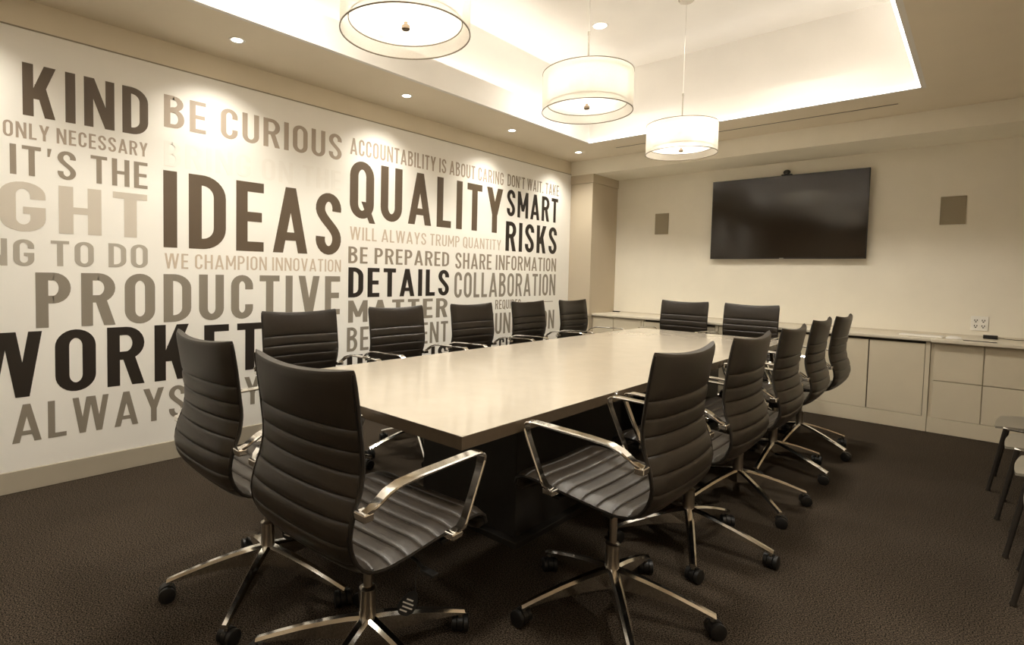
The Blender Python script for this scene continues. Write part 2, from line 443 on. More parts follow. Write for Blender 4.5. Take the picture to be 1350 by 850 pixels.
WORDS = [
('KIND', [0.511, 1.116, 2.043, 2.321], 'dark', 'b'),
('ONLY NECESSARY', [0.428, 1.112, 1.918, 2.002], 'light', 'm'),
("IT'S THE", [0.454, 1.111, 1.722, 1.881], 'mid', 'm'),
('RIGHT', [0.02, 1.108, 1.42, 1.686], 'pale', 'b'),
('THING', [0.06, 0.551, 1.233, 1.377], 'light2', 'm'),
('TO DO', [0.624, 1.11, 1.236, 1.378], 'light2', 'm'),
('PRODUCTIVE', [0.554, 2.51, 0.892, 1.199], 'grey', 'b'),
('WORK', [0.262, 1.352, 0.518, 0.875], 'black', 'b'),
('ET', [1.448, 1.853, 0.524, 0.859], 'black', 'b'),
('ALWAYS', [0.444, 1.332, 0.268, 0.477], 'grey', 'm'),
('Y', [1.724, 1.842, 0.271, 0.473], 'grey', 'm'),
('BE CURIOUS', [1.206, 2.512, 2.125, 2.326], 'light', 'm'),
('BRING ON THE', [1.205, 2.508, 1.883, 2.038], 'ghost', 'm'),
('IDEAS', [1.2, 2.514, 1.369, 1.854], 'dark', 'b'),
('WE CHAMPION INNOVATION', [1.206, 2.516, 1.235, 1.332], 'tan', 'l'),
('ACCOUNTABILITY IS ABOUT CARING', [2.593, 4.549, 2.194, 2.327], 'light', 'm'),
('QUALITY', [2.595, 4.546, 1.681, 2.151], 'dark', 'b'),
('WILL ALWAYS TRUMP QUANTITY', [2.6, 4.531, 1.501, 1.609], 'tan', 'l'),
('BE PREPARED', [2.587, 3.748, 1.309, 1.445], 'mid', 'm'),
('DETAILS', [2.589, 3.753, 1.026, 1.274], 'black', 'b'),
('MATTER', [2.591, 3.739, 0.817, 1.0], 'grey', 'b'),
('BE PRESENT', [2.582, 3.751, 0.577, 0.777], 'grey', 'm'),
("DON'T WAIT. TAKE", [4.617, 5.6, 2.201, 2.329], 'mid', 'm'),
('SMART', [4.616, 5.593, 1.879, 2.167], 'black', 'b'),
('RISKS', [4.608, 5.586, 1.5, 1.821], 'black', 'b'),
('SHARE INFORMATION', [3.837, 5.586, 1.29, 1.449], 'mid', 'm'),
('COLLABORATION', [3.829, 5.583, 1.001, 1.257], 'grey', 'm'),
('REQUIRES', [4.459, 4.903, 0.866, 0.967], 'mid', 'm'),
('COMMUNICATION', [3.835, 5.576, 0.598, 0.825], 'grey', 'm'),
('H', [2.585, 2.741, 0.344, 0.544], 'black', 'b'),
('IS', [3.534, 3.752, 0.335, 0.544], 'black', 'b'),
('CIT', [4.539, 4.797, 0.386, 0.555], 'black', 'b'),
]
INKN = dict(dark='dark brown', black='black', mid='mid grey', light='light brown', light2='pale grey', grey='grey', tan='pale tan', pale='very pale grey', ghost='almost invisible cream')
for tx, bx_, ink, wt in WORDS:
    word(tx, bx_, ink, wt, mural, INKN[ink]+' printed lettering reading ')
box_obj('lettering_rule', X_PANEL-.0005, X_PANEL+.001, 5.02, 5.54, .925, .933, INKM['mid'], mural)

# ------------------------------------------------------------------ downlights
def downlight(x, y, lab, z=ZC, r=.032, watts=SPOT_W, tilt=0.0, group='small recessed downlights along the mural', cone=124, glow=True, name='recessed_downlight'):
    t = thing(name, lab, 'ceiling light', (x, y, z), 0, group)
    bm1 = bm_new(); add_lathe(bm1, [(r, -.001), (r+.014, -.004), (r+.016, -.0005), (r, -.0005)], seg=28, closed=True)
    obj('trim_ring', bm1, M_TRAY, t)
    bm1 = bm_new(); add_lathe(bm1, [(0, -.0015), (r, -.0015)], seg=24)
    obj('lamp_lens', bm1, M_SPOTL, t)
    ld = bpy.data.lights.new('lamp', 'SPOT'); ld.energy = watts; ld.color = (1.0, .94, .83); ld.spot_size = math.radians(cone); ld.spot_blend = 1.0
    ld.shadow_soft_size = .03 if r < .04 else .16
    lo = bpy.data.objects.new('lamp', ld); COL.objects.link(lo); lo.parent = t; lo.location = (0, 0, -.02); lo.rotation_euler = (0, tilt, 0)
    return t
DLX = .36
downlight(DLX, .14, 'recessed downlight by the mural, nearest the viewpoint', tilt=math.radians(3))
downlight(DLX, 1.51, 'recessed downlight by the mural above the words be curious, first from the left', tilt=math.radians(3))
downlight(DLX, 2.88, 'recessed downlight by the mural, second from the left in view', tilt=math.radians(3))
downlight(DLX, 4.23, 'recessed downlight by the mural, third from the left in view', tilt=math.radians(3))
downlight(DLX, 5.45, 'recessed downlight by the mural, closest to the corner column', tilt=math.radians(3))
downlight(1.265, 4.29, 'larger round recessed downlight in the raised ceiling beside the middle pendant', z=UZ, r=.055, watts=DOWN_W, group='downlights in the raised ceiling', cone=150)
downlight(2.76, 4.29, 'larger recessed downlight in the raised ceiling, right of the far pendant', z=UZ, r=.055, watts=DOWN_W, group='downlights in the raised ceiling', cone=150)
downlight(1.265, 1.48, 'larger recessed downlight in the raised ceiling above the near end of the table', z=UZ, r=.055, watts=DOWN_W, group='downlights in the raised ceiling', cone=150)

downlight(2.76, 1.48, 'added fill downlight in the raised ceiling above the near right corner of the table', z=UZ, r=.055, watts=DOWN_W, group='downlights in the raised ceiling', cone=150)  # extra unseen lamp, added to light the table and seats
for i_, (x_, y_) in enumerate(((1.2, -1.3), (2.5, -1.3), (4.0, -.6), (4.0, 1.9))):  # unseen fill lamps, added to brighten the room
    downlight(x_, y_, ['added fill downlight behind the viewpoint near the mural wall', 'added fill downlight behind the viewpoint at the middle of the room', 'added fill downlight behind the viewpoint near the right wall', 'added fill downlight out of view on the right ceiling strip'][i_], r=.05, watts=(8, 5, 26, 44)[i_], group='added fill lights around the viewpoint', cone=160)

# ------------------------------------------------------------------ pendants
def pendant(x, y, lab):
    t = thing('drum_pendant_lamp', lab, 'pendant lamp', (x, y, 2.222), 0, 'double drum pendants over the table')
    R, r2, Hh = .265, .232, .223
    b1 = bm_new(); add_lathe(b1, [(R, 0), (R, Hh)], seg=64); obj('outer_shade', b1, M_SHEER, t)
    b1 = bm_new()
    for z in (0, Hh):
        add_lathe(b1, [(R-.0022, z-.0022), (R+.0022, z-.0022), (R+.0022, z+.0022), (R-.0022, z+.0022)], seg=64, closed=True)
    obj('rim_wire', b1, M_WIRE, t)
    b1 = bm_new(); add_lathe(b1, [(r2, .045), (r2, Hh-.02)], seg=56); obj('inner_shade', b1, M_INNER, t)
    b1 = bm_new(); add_lathe(b1, [(r2-.0016, .042), (r2+.0016, .042), (r2+.0016, .046), (r2-.0016, .046)], seg=56, closed=True)
    obj('inner_rim', b1, M_WIRE, t)
    b1 = bm_new(); add_lathe(b1, [(0, .047), (r2-.003, .047)], seg=56); obj('diffuser', b1, M_DIFF, t)
    b1 = bm_new(); add_lathe(b1, [(0, .014), (.013, .014), (.018, .019), (.018, .032), (.009, .038), (.009, .049), (0, .049)], seg=20)
    obj('finial', b1, M_FINIAL, t)
    b1 = bm_new()
    for k in range(3):
        a = 2*PI*k/3+.4; add_tube(b1, [(0, 0, Hh-.012), (R*math.cos(a), R*math.sin(a), Hh-.004)], .0022, 6)
    add_lathe(b1, [(0, Hh-.03), (.02, Hh-.03), (.02, Hh+.01), (0, Hh+.01)], seg=16)
    obj('spider_arms', b1, M_SATIN, t)
    b1 = bm_new(); add_tube(b1, [(0, 0, Hh+.008), (0, 0, Hh+.225)], .0055, 10); add_tube(b1, [(0, 0, Hh+.225), (0, 0, Hh+.245)], .008, 10)
    obj('stem', b1, M_SATIN, t)
    b1 = bm_new(); add_tube(b1, [(0, 0, Hh+.24), (0, 0, UZ-2.222-.02)], .0022, 6); obj('cable', b1, M_CLEAR, t)
    b1 = bm_new(); zt = UZ-2.222; add_lathe(b1, [(0, zt-.028), (.05, zt-.026), (.062, zt-.010), (.062, zt-.0005), (0, zt-.0005)], seg=32); obj('canopy', b1, M_SATIN, t)
    for k in range(3):
        a = 2*PI*k/3+.9; bx, by = .125*math.cos(a), .105*math.sin(a)
        b1 = bm_new(); bmesh.ops.create_uvsphere(b1, u_segments=14, v_segments=10, radius=.024)
        bmesh.ops.translate(b1, verts=b1.verts[:], vec=(bx, by, .105))
        for f in b1.faces: f.smooth = True
        obj('bulb', b1, M_BULB, t)
    ld = bpy.data.lights.new('lamp', 'POINT'); ld.energy = PENDANT_W; ld.color = WARM; ld.shadow_soft_size = .06
    lo = bpy.data.objects.new('lamp', ld); COL.objects.link(lo); lo.parent = t; lo.location = (0, 0, .16)
    return t
pendant(2.01, 1.48, 'double drum fabric pendant lamp nearest the viewpoint, cut by the top of the photo')
pendant(2.02, 2.88, 'middle one of the three double drum fabric pendant lamps')
pendant(2.01, 4.31, 'farthest double drum fabric pendant lamp, in front of the television end cove')

# ------------------------------------------------------------------ screen wall
t = thing('television', 'wide flat black television with glossy screen hung on the far wall', 'television', (2.248, YF, 1.90))
box_obj('housing', -.70, .70, -.068, -.012, -.42, .42, M_BEZEL, t, .006)
box_obj('bezel', -.722, .722, -.075, -.055, -.433, .433, M_BEZEL, t, .003)
box_obj('screen', -.714, .714, -.0765, -.0745, -.420, .426, M_SCREEN, t)
o = box_obj('maker_badge', -.020, .020, -.0775, -.0755, -.430, -.4245, M_WHITE, t); o['label'] = 'tiny pale badge'
box_obj('wall_bracket', -.25, .25, -.012, -.0005, -.20, .20, M_PLAS, t)
t = thing('webcam', 'small round black camera on top of the television', 'camera', (2.262, 6.425, 2.3335))
b1 = bm_new(); add_box(b1, -.05, .05, -.012, .02, .0, .010, .003); add_box(b1, -.018, .018, -.004, .016, .008, .016); obj('clip', b1, M_PLAS, t)
b1 = bm_new(); bmesh.ops.create_uvsphere(b1, u_segments=20, v_segments=12, radius=.027)
for f in b1.faces: f.smooth = True
bmesh.ops.scale(b1, verts=b1.verts[:], vec=(1.25, .8, 1)); bmesh.ops.translate(b1, verts=b1.verts[:], vec=(0, 0, .030)); obj('body', b1, M_PLAS, t)
b1 = bm_new(); add_tube(b1, [(0, -.014, .030), (0, -.0195, .030)], .013, 20); obj('lens_ring', b1, M_SATIN, t)
b1 = bm_new(); add_tube(b1, [(0, -.019, .030), (0, -.0205, .030)], .008, 16); obj('lens', b1, M_SCREEN, t)
def wall_speaker(x0, x1, z0, z1, lab):
    cx, cz = (x0+x1)/2, (z0+z1)/2; hx, hz = (x1-x0)/2, (z1-z0)/2
    t = thing('wall_speaker', lab, 'speaker', (cx, YF, cz), 0, 'speakers flush in the far wall')
    b1 = bm_new()
    for a in ((-hx, hx, -hz, -hz+.006), (-hx, hx, hz-.006, hz), (-hx, -hx+.006, -hz+.006, hz-.006), (hx-.006, hx, -hz+.006, hz-.006)):
        add_box(b1, a[0], a[1], -.008, -.0005, a[2], a[3])
    obj('frame', b1, M_GRILL, t)
    box_obj('grille', -hx+.006, hx-.006, -.006, -.0005, -hz+.006, hz-.006, M_GRILL, t)
wall_speaker(.830, .997, 1.773, 2.025, 'smaller-looking beige flush speaker grille left of the television')
wall_speaker(3.485, 3.658, 1.771, 2.018, 'beige flush speaker grille right of the television')
t = thing('wall_outlet', 'white double power outlet above the worktop right of the television', 'outlet', (3.789, YF, .903))
box_obj('plate', -.056, .056, -.008, -.0005, -.062, .062, M_PLATE, t, .002)
for sx_ in (-.024, .024):
    r_ = box_obj('receptacle', sx_-.017, sx_+.017, -.0095, -.0075, -.045, .045, M_PLATE, t)
    for dz in (-.024, .024):
        b1 = bm_new()
        add_box(b1, sx_-.011, sx_-.005, -.0105, -.009, dz-.002, dz+.011); add_box(b1, sx_+.005, sx_+.011, -.0105, -.009, dz-.002, dz+.011)
        add_box(b1, sx_-.005, sx_+.005, -.0105, -.009, dz-.014, dz-.005)
        obj('socket_slots', b1, M_RUBBER, r_)

# ------------------------------------------------------------------ built in cabinets
CF = 5.954          # door plane
ZD, ZT0, ZT1 = .752, .758, .788
KZ = .124
t = thing('worktop', 'long cream laminate worktop running under the television along the far wall', 'worktop', (2.4, 6.2, ZT0))
b1 = bm_new()
b1b = bm_new(); add_box(b1b, 3.503-2.4, XR-.003-2.4, 5.905-6.2, 5.94-6.2, -.004, ZT1-ZT0, .008); merge(b1, b1b)
b1b = bm_new(); add_box(b1b, .312-2.4, XR-.003-2.4, 5.930-6.2, YF-.003-6.2, 0, ZT1-ZT0, .008); merge(b1, b1b)
add_box(b1, .012-2.4, .3125-2.4, 5.80-6.2, 5.872-6.2, 0, ZT1-ZT0, .004)
obj('slab', b1, M_TOP, t)
box_obj('upstand', .312-2.4, XR-.003-2.4, YF-.014-6.2, YF-.001-6.2, ZT1-ZT0, ZT1-ZT0+.012, M_TOP, t)
def plinth(x0, x1, par, ox):
    box_obj('plinth', x0-ox, x1-ox, CF-.002-6.2, YF-.01-6.2, 0, KZ, M_CAB, par, .002)
def drawers(x0, x1, xs, rows, lab, cat='cabinet', nm='base_cabinet', part='drawer'):
    ox = (x0+x1)/2
    t = thing(nm, lab, cat, (ox, 6.2, 0), 0, 'built in cabinets under the worktop')
    box_obj('body', x0-ox, x1-ox, CF+.02-6.2, YF-.01-6.2, KZ, ZT0-.001, M_CAB, t)
    plinth(x0, x1, t, ox)
    for i in range(len(xs)-1):
        for j in range(len(rows)-1):
            box_obj(part, xs[i]+.003-ox, xs[i+1]-.003-ox, CF-6.2, CF+.0195-6.2, rows[j]+.003, rows[j+1]-.003, M_CAB, t, .002)
    return t
def sliding(x0, x1, lab, split=None):
    ox = (x0+x1)/2
    t = thing('sliding_door_cabinet', lab, 'cabinet', (ox, 6.2, 0), 0, 'built in cabinets under the worktop')
    b1 = bm_new()
    add_box(b1, x0-ox, x0+.03-ox, CF-6.2, YF-.01-6.2, KZ, ZT0-.001)
    add_box(b1, x1-.03-ox, x1-ox, CF-6.2, YF-.01-6.2, KZ, ZT0-.001)
    add_box(b1, x0+.03-ox, x1-.03-ox, CF+.05-6.2, YF-.01-6.2, KZ, ZT0-.05)
    obj('body', b1, M_CAB, t); plinth(x0, x1, t, ox)
    box_obj('recessed_track', x0+.03-ox, x1-.03-ox, CF+.055-6.2, CF+.09-6.2, ZT0-.05, ZT0-.001, M_CABIN, t)
    m_ = split or (x0+x1)/2
    box_obj('gap_shade_backing', x0+.031-ox, x1-.031-ox, CF+.030-6.2, CF+.040-6.2, KZ+.003, ZT0-.051, M_CABIN, t)  # dark sheet added so the gap between the doors looks shaded
    box_obj('sliding_door', x0+.033-ox, m_-.004-ox, CF+.000-6.2, CF+.022-6.2, KZ+.003, ZT0-.022, M_CAB, t, .002)
    box_obj('sliding_door', m_+.004-ox, x1-.033-ox, CF+.000-6.2, CF+.022-6.2, KZ+.003, ZT0-.022, M_CAB, t, .002)
drawers(.315, .945, [.315, .60, .945], [KZ, ZD], 'two door cream cabinet beside the corner column', part='door')
sliding(.948, 1.80, 'cream sliding door cabinet behind the two end chairs')
drawers(1.803, 1.905, [1.803, 1.905], [KZ, ZD], 'narrow cream filler cabinet between the sliding door cabinets', part='door')
sliding(1.908, 3.50, 'wide cream sliding door cabinet under the right half of the television', split=3.085)
drawers(3.503, XR-.006, [3.525, 3.828, 4.13, XR-.01], [KZ, .437, ZD], 'cream drawer cabinet at the right end under the outlet', nm='drawer_cabinet')

# things on the worktop
Z = ZT1+.001
t = thing('keyboard', 'long thin white computer keyboard lying on the worktop', 'keyboard', (3.43, 6.08, Z), math.radians(-6))
box_obj('case', -.145, .145, -.055, .055, 0, .010, M_PLATE, t, .003)
b1 = bm_new()
for r_ in range(5):
    for c_ in range(15):
        add_box(b1, -.139+c_*.0186, -.139+c_*.0186+.016, -.048+r_*.0195, -.048+r_*.0195+.016, .010, .0135)
o = obj('keys', b1, M_WHITE, t); o['kind'] = 'stuff'
b1 = bm_new(); bmesh.ops.create_uvsphere(b1, u_segments=18, v_segments=10, radius=1)
for v in b1.verts: v.co = Vector((v.co.x*.055, v.co.y*.032, max(v.co.z, 0)*.026))
for f in b1.faces: f.smooth = True
o = obj('computer_mouse', b1, M_WHITE); o.location = (3.64, 6.03, Z); tag(o, 'small white computer mouse right of the keyboard', 'mouse')
t = thing('tablet', 'thin dark flat tablet lying on the worktop below the outlet', 'tablet', (3.80, 5.97, Z), math.radians(-4))
box_obj('case', -.10, .10, -.055, .055, 0, .007, M_TOP, t, .002); box_obj('dark_edge', -.098, .098, -.057, -.0555, .001, .006, M_RUBBER, t)
t = thing('adapter_box', 'small black adapter box with a cable under the outlet', 'adapter', (3.86, 6.33, Z))
box_obj('case', -.045, .045, -.03, .03, 0, .030, M_PLAS, t, .004)
b1 = bm_new(); add_tube(b1, [(.045, 0, .012), (.09, .01, .006), (.15, -.01, .004), (.22, .03, .004)], .003, 6); obj('cable', b1, M_RUBBER, t)
t = thing('cable_end', 'dark plug on a pale cable at the right end of the worktop', 'cable', (4.12, 6.28, Z))
b1 = bm_new(); add_tube(b1, [(-.045, .02, .007), (.03, 0, .007)], .0065, 8); obj('plug', b1, M_RUBBER, t)
b1 = bm_new(); add_tube(b1, [(.03, 0, .006), (.10, -.05, .004), (.17, -.13, .004), (.26, -.16, .004)], .003, 6); obj('cable', b1, M_CAB, t)
o = box_obj('remote_control', -.045, .045, -.018, .018, 0, .014, M_PLAS, None, .003); o.location = (.375, 6.44, Z); tag(o, 'small dark remote control on the worktop at the corner column', 'remote')

# ------------------------------------------------------------------ conference table
TXa, TXb, TYa, TYb = 1.308, 2.625, 1.218, 5.20
t = thing('conference_table', 'long rectangular beige conference table with a dark edge and black base', 'table', (0, 0, 0))
TABLE = t
b1 = bm_new(); add_box(b1, TXa, TXb, TYa, TYb, .690, .7315); o = obj('edge_band', b1, M_TEDGE, t)
b1 = bm_new(); add_box(b1, TXa, TXb, TYa, TYb, .7315, .7345, .001); obj('tabletop', b1, M_TABLE, t)
for ya, yb in ((1.96, 2.95), (3.70, 4.60)):
    box_obj('pedestal', 1.64, 2.27, ya, yb, .03, .689, M_TBASE, t, .004)
    box_obj('pedestal_foot', 1.60, 2.31, ya-.04, yb+.04, 0, .03, M_TBASE, t, .003)
box_obj('spine_panel', 1.93, 1.98, 2.95, 3.70, .12, .689, M_TBASE, t)

# ------------------------------------------------------------------ office chair
PROF = [(.250, .445), (.268, .462), (.266, .485), (.240, .502), (.19, .506), (.10, .498), (.0, .488), (-.09, .480), (-.155, .480), (-.205, .497),
        (-.240, .535), (-.258, .585), (-.254, .64), (-.237, .70), (-.229, .76), (-.236, .83), (-.246, .91), (-.262, 1.006)]
def catmull(P, n=14):
    out = []
    for i in range(len(P)-1):
        p0, p1, p2, p3 = P[max(i-1, 0)], P[i], P[i+1], P[min(i+2, len(P)-1)]
        for k in range(n):
            s = k/n
            out.append(tuple(.5*((2*p1[j])+(-p0[j]+p2[j])*s+(2*p0[j]-5*p1[j]+4*p2[j]-p3[j])*s*s+(-p0[j]+3*p1[j]-3*p2[j]+p3[j])*s**3) for j in (0, 1)))
    out.append(P[-1]); return out
CP = catmull(PROF)
ARC = [0]
for a, b_ in zip(CP, CP[1:]): ARC.append(ARC[-1]+math.hypot(b_[0]-a[0], b_[1]-a[1]))
LT = ARC[-1]
def at_s(s):
    s = min(max(s, 0), LT)
    lo, hi = 0, len(ARC)-1
    while hi-lo > 1:
        m_ = (lo+hi)//2
        if ARC[m_] <= s: lo = m_
        else: hi = m_
    f = (s-ARC[lo])/max(ARC[hi]-ARC[lo], 1e-9)
    p = (CP[lo][0]+(CP[hi][0]-CP[lo][0])*f, CP[lo][1]+(CP[hi][1]-CP[lo][1])*f)
    return p
def frame_s(s):
    a, b_ = at_s(s-.006), at_s(s+.006); d = Vector((b_[0]-a[0], 0, b_[1]-a[1])).normalized()
    p = at_s(s); return Vector((p[0], 0, p[1])), d, Vector((d.z, 0, -d.x))   # normal points to the sitter's back side? (fixed below)
def chair_pad(s0, s1, seams, first_plain):
    """ribbed upholstery between arc lengths s0..s1; seams = list of arc lengths including both ends"""
    bmq = bm_new(); NU = 14; front = []; back = []
    samples = []
    for a, b_ in zip(seams, seams[1:]):
        fr = (0, .05, .16, .35, .65, .84, .95) if b_-a < .1 else (0, .02, .06, .2, .5, .8, .94, .98)
        for k in fr: samples.append((a+(b_-a)*k, k))
    samples.append((seams[-1], 1.0))
    for s, k in samples:
        p, d, n = frame_s(s)
        pil = (max(0, 1-abs(2*k-1)**5))**.6
        tb = .0095+.0075*pil
        q = s/LT
        hw = .251 if q < .45 else .251-.004*((q-.45)/.55)
        backness = min(1, max(0, (p.z-.50)/.2)) if p.x < -.1 else 0
        rf = []; rb = []
        for j in range(NU+1):
            u = -1+2*j/NU; au = abs(u)
            ue = math.copysign(1-(1-au)**1.25, u) if au > .5 else u
            e = math.sqrt(max(0, 1-au**7))*.9+.1
            off = Vector((backness*.028*(u*u-.35), 0, 0)) + Vector((0, 0, -(1-backness)*.010*(1-u*u)))
            dz = 0
            if s > LT-.10: dz = -.016*(1-u*u)*((s-(LT-.10))/.10)
            # keep the outline corners slightly rounded at both ends
            hw2 = hw
            if s > LT-.02: hw2 = hw-.005*((s-(LT-.02))/.02)**2
            if s < .05: hw2 = hw-.020*((.05-s)/.05)**2
            c = p+off+Vector((0, hw2*u, dz))
            rf.append(bmq.verts.new(c - n*tb*e)); rb.append(bmq.verts.new(c + n*tb*e))
        front.append(rf); back.append(rb)
    m_ = len(front)
    for i in range(m_-1):
        for j in range(NU):
            for R_ in (front, back):
                f = bmq.faces.new((R_[i][j], R_[i][j+1], R_[i+1][j+1], R_[i+1][j])); f.smooth = True
        for j in (0, NU):
            f = bmq.faces.new((front[i][j], back[i][j], back[i+1][j], front[i+1][j])); f.smooth = True
    for i in (0, m_-1):
        for j in range(NU):
            f = bmq.faces.new((front[i][j], front[i][j+1], back[i][j+1], back[i][j])); f.smooth = True
    return bmq
RIB = .0575
s_top = LT
seam = [s_top, s_top-.155]
while seam[-1]-RIB > RIB*.6: seam.append(seam[-1]-RIB)
seam[-1] = seam[-1]; seam.append(0.0)
seam = seam[::-1]
# bend between seat and back
bend = min(range(len(seam)), key=lambda i: abs(at_s(seam[i])[1]-.50)+ (10 if at_s(seam[i])[0] > -.1 else 0))
def caster(parent, x, y, ang):
    """black twin wheel caster hanging from a leg tip"""
    ca, sa = math.cos(ang), math.sin(ang)
    T = Matrix.Translation((x, y, 0)) @ Matrix.Rotation(ang, 4, 'Z')
    b1 = bm_new(); t1 = bm_new(); add_tube(t1, [(0, 0, .082), (0, 0, .055)], .007, 8)
    merge(b1, t1, 0, T)
    t1 = bm_new()
    # hood over the wheels
    add_tube(t1, [(.012, -.010, .031), (.012, .010, .031)], .0285, 14)
    merge(b1, t1, 1, T)
    for sy in (-.020, .020):
        t1 = bm_new(); add_tube(t1, [(.012, sy-.009, .0285), (.012, sy-.007, .0285), (.012, sy+.007, .0285), (.012, sy+.009, .0285)], [.024, .0285, .0285, .024], 18)
        merge(b1, t1, 1, T)
    return obj('caster', b1, [M_SATIN, M_PLAS], parent)
def make_chair(name):
    t = thing(name, 'x', 'chair')
    sb = seam[bend]
    obj('seat', chair_pad(0, sb, seam[:bend+1], False), M_LEATHER, t)
    obj('backrest', chair_pad(sb, LT, seam[bend:], True), M_LEATHER, t)
    for sy in (-1, 1):
        b1 = bm_new(); pts = []
        n = 40
        for i in range(n+1):
            s = .03+(LT-.04)*i/n; p, d, nn = frame_s(s)
            back_ = min(1, max(0, (p.z-.50)/.2)) if p.x < -.1 else 0
            pts.append((p.x+back_*.018-.003*back_, sy*(.2465-.004*i/n), p.z-.004*(1-back_)))
        add_tube(b1, pts, [.0068]*n+[.004], 8)
        obj('side_rail', b1, M_RAIL, t)
        # flat polished loop arm
        y = sy*.290
        b1 = bm_new()
        path = [(-.232, y-sy*.020, .655), (-.222, y-sy*.006, .668), (-.205, y, .682), (-.175, y, .700), (-.135, y, .712), (-.06, y, .717), (.06, y, .720), (.150, y, .722),
                (.178, y, .719), (.190, y, .709), (.190, y, .694), (.182, y, .670), (.150, y, .600), (.118, y, .535), (.108, y-sy*.004, .515), (.100, y-sy*.022, .500), (.098, y-sy*.036, .494)]
        add_band(b1, path, (0, 1, 0), [.026, .030, .034, .038, .038, .038, .038, .038, .038, .037, .034, .030, .028, .030, .034, .034, .032], .010)
        obj('arm', b1, M_CHROME, t)
        b1 = bm_new(); add_box(b1, -.244, -.212, min(y, sy*.246), max(y, sy*.246), .640, .662, .004)
        obj('arm_bracket', b1, M_CHROME, t); b1 = bm_new(); add_box(b1, .078, .122, min(y-sy*.006, sy*.246), max(y-sy*.006, sy*.246), .480, .500, .004)
        obj('arm_bracket', b1, M_CHROME, t)
    b1 = bm_new()
    add_box(b1, -.10, .09, -.075, .075, .405, .455, .012); add_box(b1, -.16, .16, -.025, .025, .440, .468, .005)
    for xx in (-.10, .10): add_box(b1, xx-.018, xx+.018, -.235, .235, .452, .466, .004)
    obj('tilt_mechanism', b1, M_PLAS, t)
    b1 = bm_new(); add_tube(b1, [(.02, -.07, .425), (.015, -.20, .420), (.01, -.235, .412)], .005, 8); add_box(b1, -.004, .022, -.285, -.232, .406, .414, .003)
    obj('height_lever', b1, M_PLAS, t)
    b1 = bm_new(); add_tube(b1, [(0, 0, .24), (0, 0, .41)], .014, 16); obj('gas_piston', b1, M_SATIN, t)
    b1 = bm_new(); add_lathe(b1, [(0, .105), (.027, .105), (.030, .13), (.026, .165), (.025, .255), (.027, .262), (.018, .268), (0, .268)], seg=20)
    hub = obj('column_sleeve', b1, M_SATIN, t)
    # five legged base: own empty level is the thing; legs are parts
    return t
RB = .343
def leg_mesh():
    """one star leg along +x, hub at origin"""
    b1 = bm_new(); rings = []
    for s in (0, .12, .3, .55, .8, .93, 1.0):
        x = .018+s*(RB-.018+.012); zt = .176-.096*s**1.15+.004*math.sin(PI*s); wt_ = .020-.006*s; dp = .060*(1-s)**1.1+.014
        wb = wt_*.9
        ring = [b1.verts.new((x, y_, z_)) for y_, z_ in ((-wt_, zt-.009), (-wt_*.5, zt), (wt_*.5, zt), (wt_, zt-.009), (wb, zt-dp), (-wb, zt-dp))]
        rings.append(ring)
    for a, b_ in zip(rings, rings[1:]):
        for k in range(6):
            f = b1.faces.new((a[k], a[(k+1) % 6], b_[(k+1) % 6], b_[k])); f.smooth = True
    b1.faces.new(rings[0][::-1]); b1.faces.new(rings[-1])
    o = obj('star_leg', b1, M_CHROME); return o
LEG = leg_mesh()
LEG_ME = LEG.data; bpy.data.objects.remove(LEG)
CAST0 = caster(None, 0, 0, 0); CAST_ME = CAST0.data; bpy.data.objects.remove(CAST0)
def star(parent, base_ang, rot):
    """five legs and casters; angles are in world space, so undo the seat's own turn"""
    for k in range(5):
        a = base_ang-rot+2*PI*k/5
        l = bpy.data.objects.new('star_leg', LEG_ME); COL.objects.link(l); l.parent = parent; l.rotation_euler = (0, 0, a)
        c = bpy.data.objects.new('caster', CAST_ME); COL.objects.link(c); c.parent = l
        c.location = (RB, 0, 0); c.rotation_euler = (0, 0, random.uniform(0, 2*PI))
proto = make_chair('office_chair')
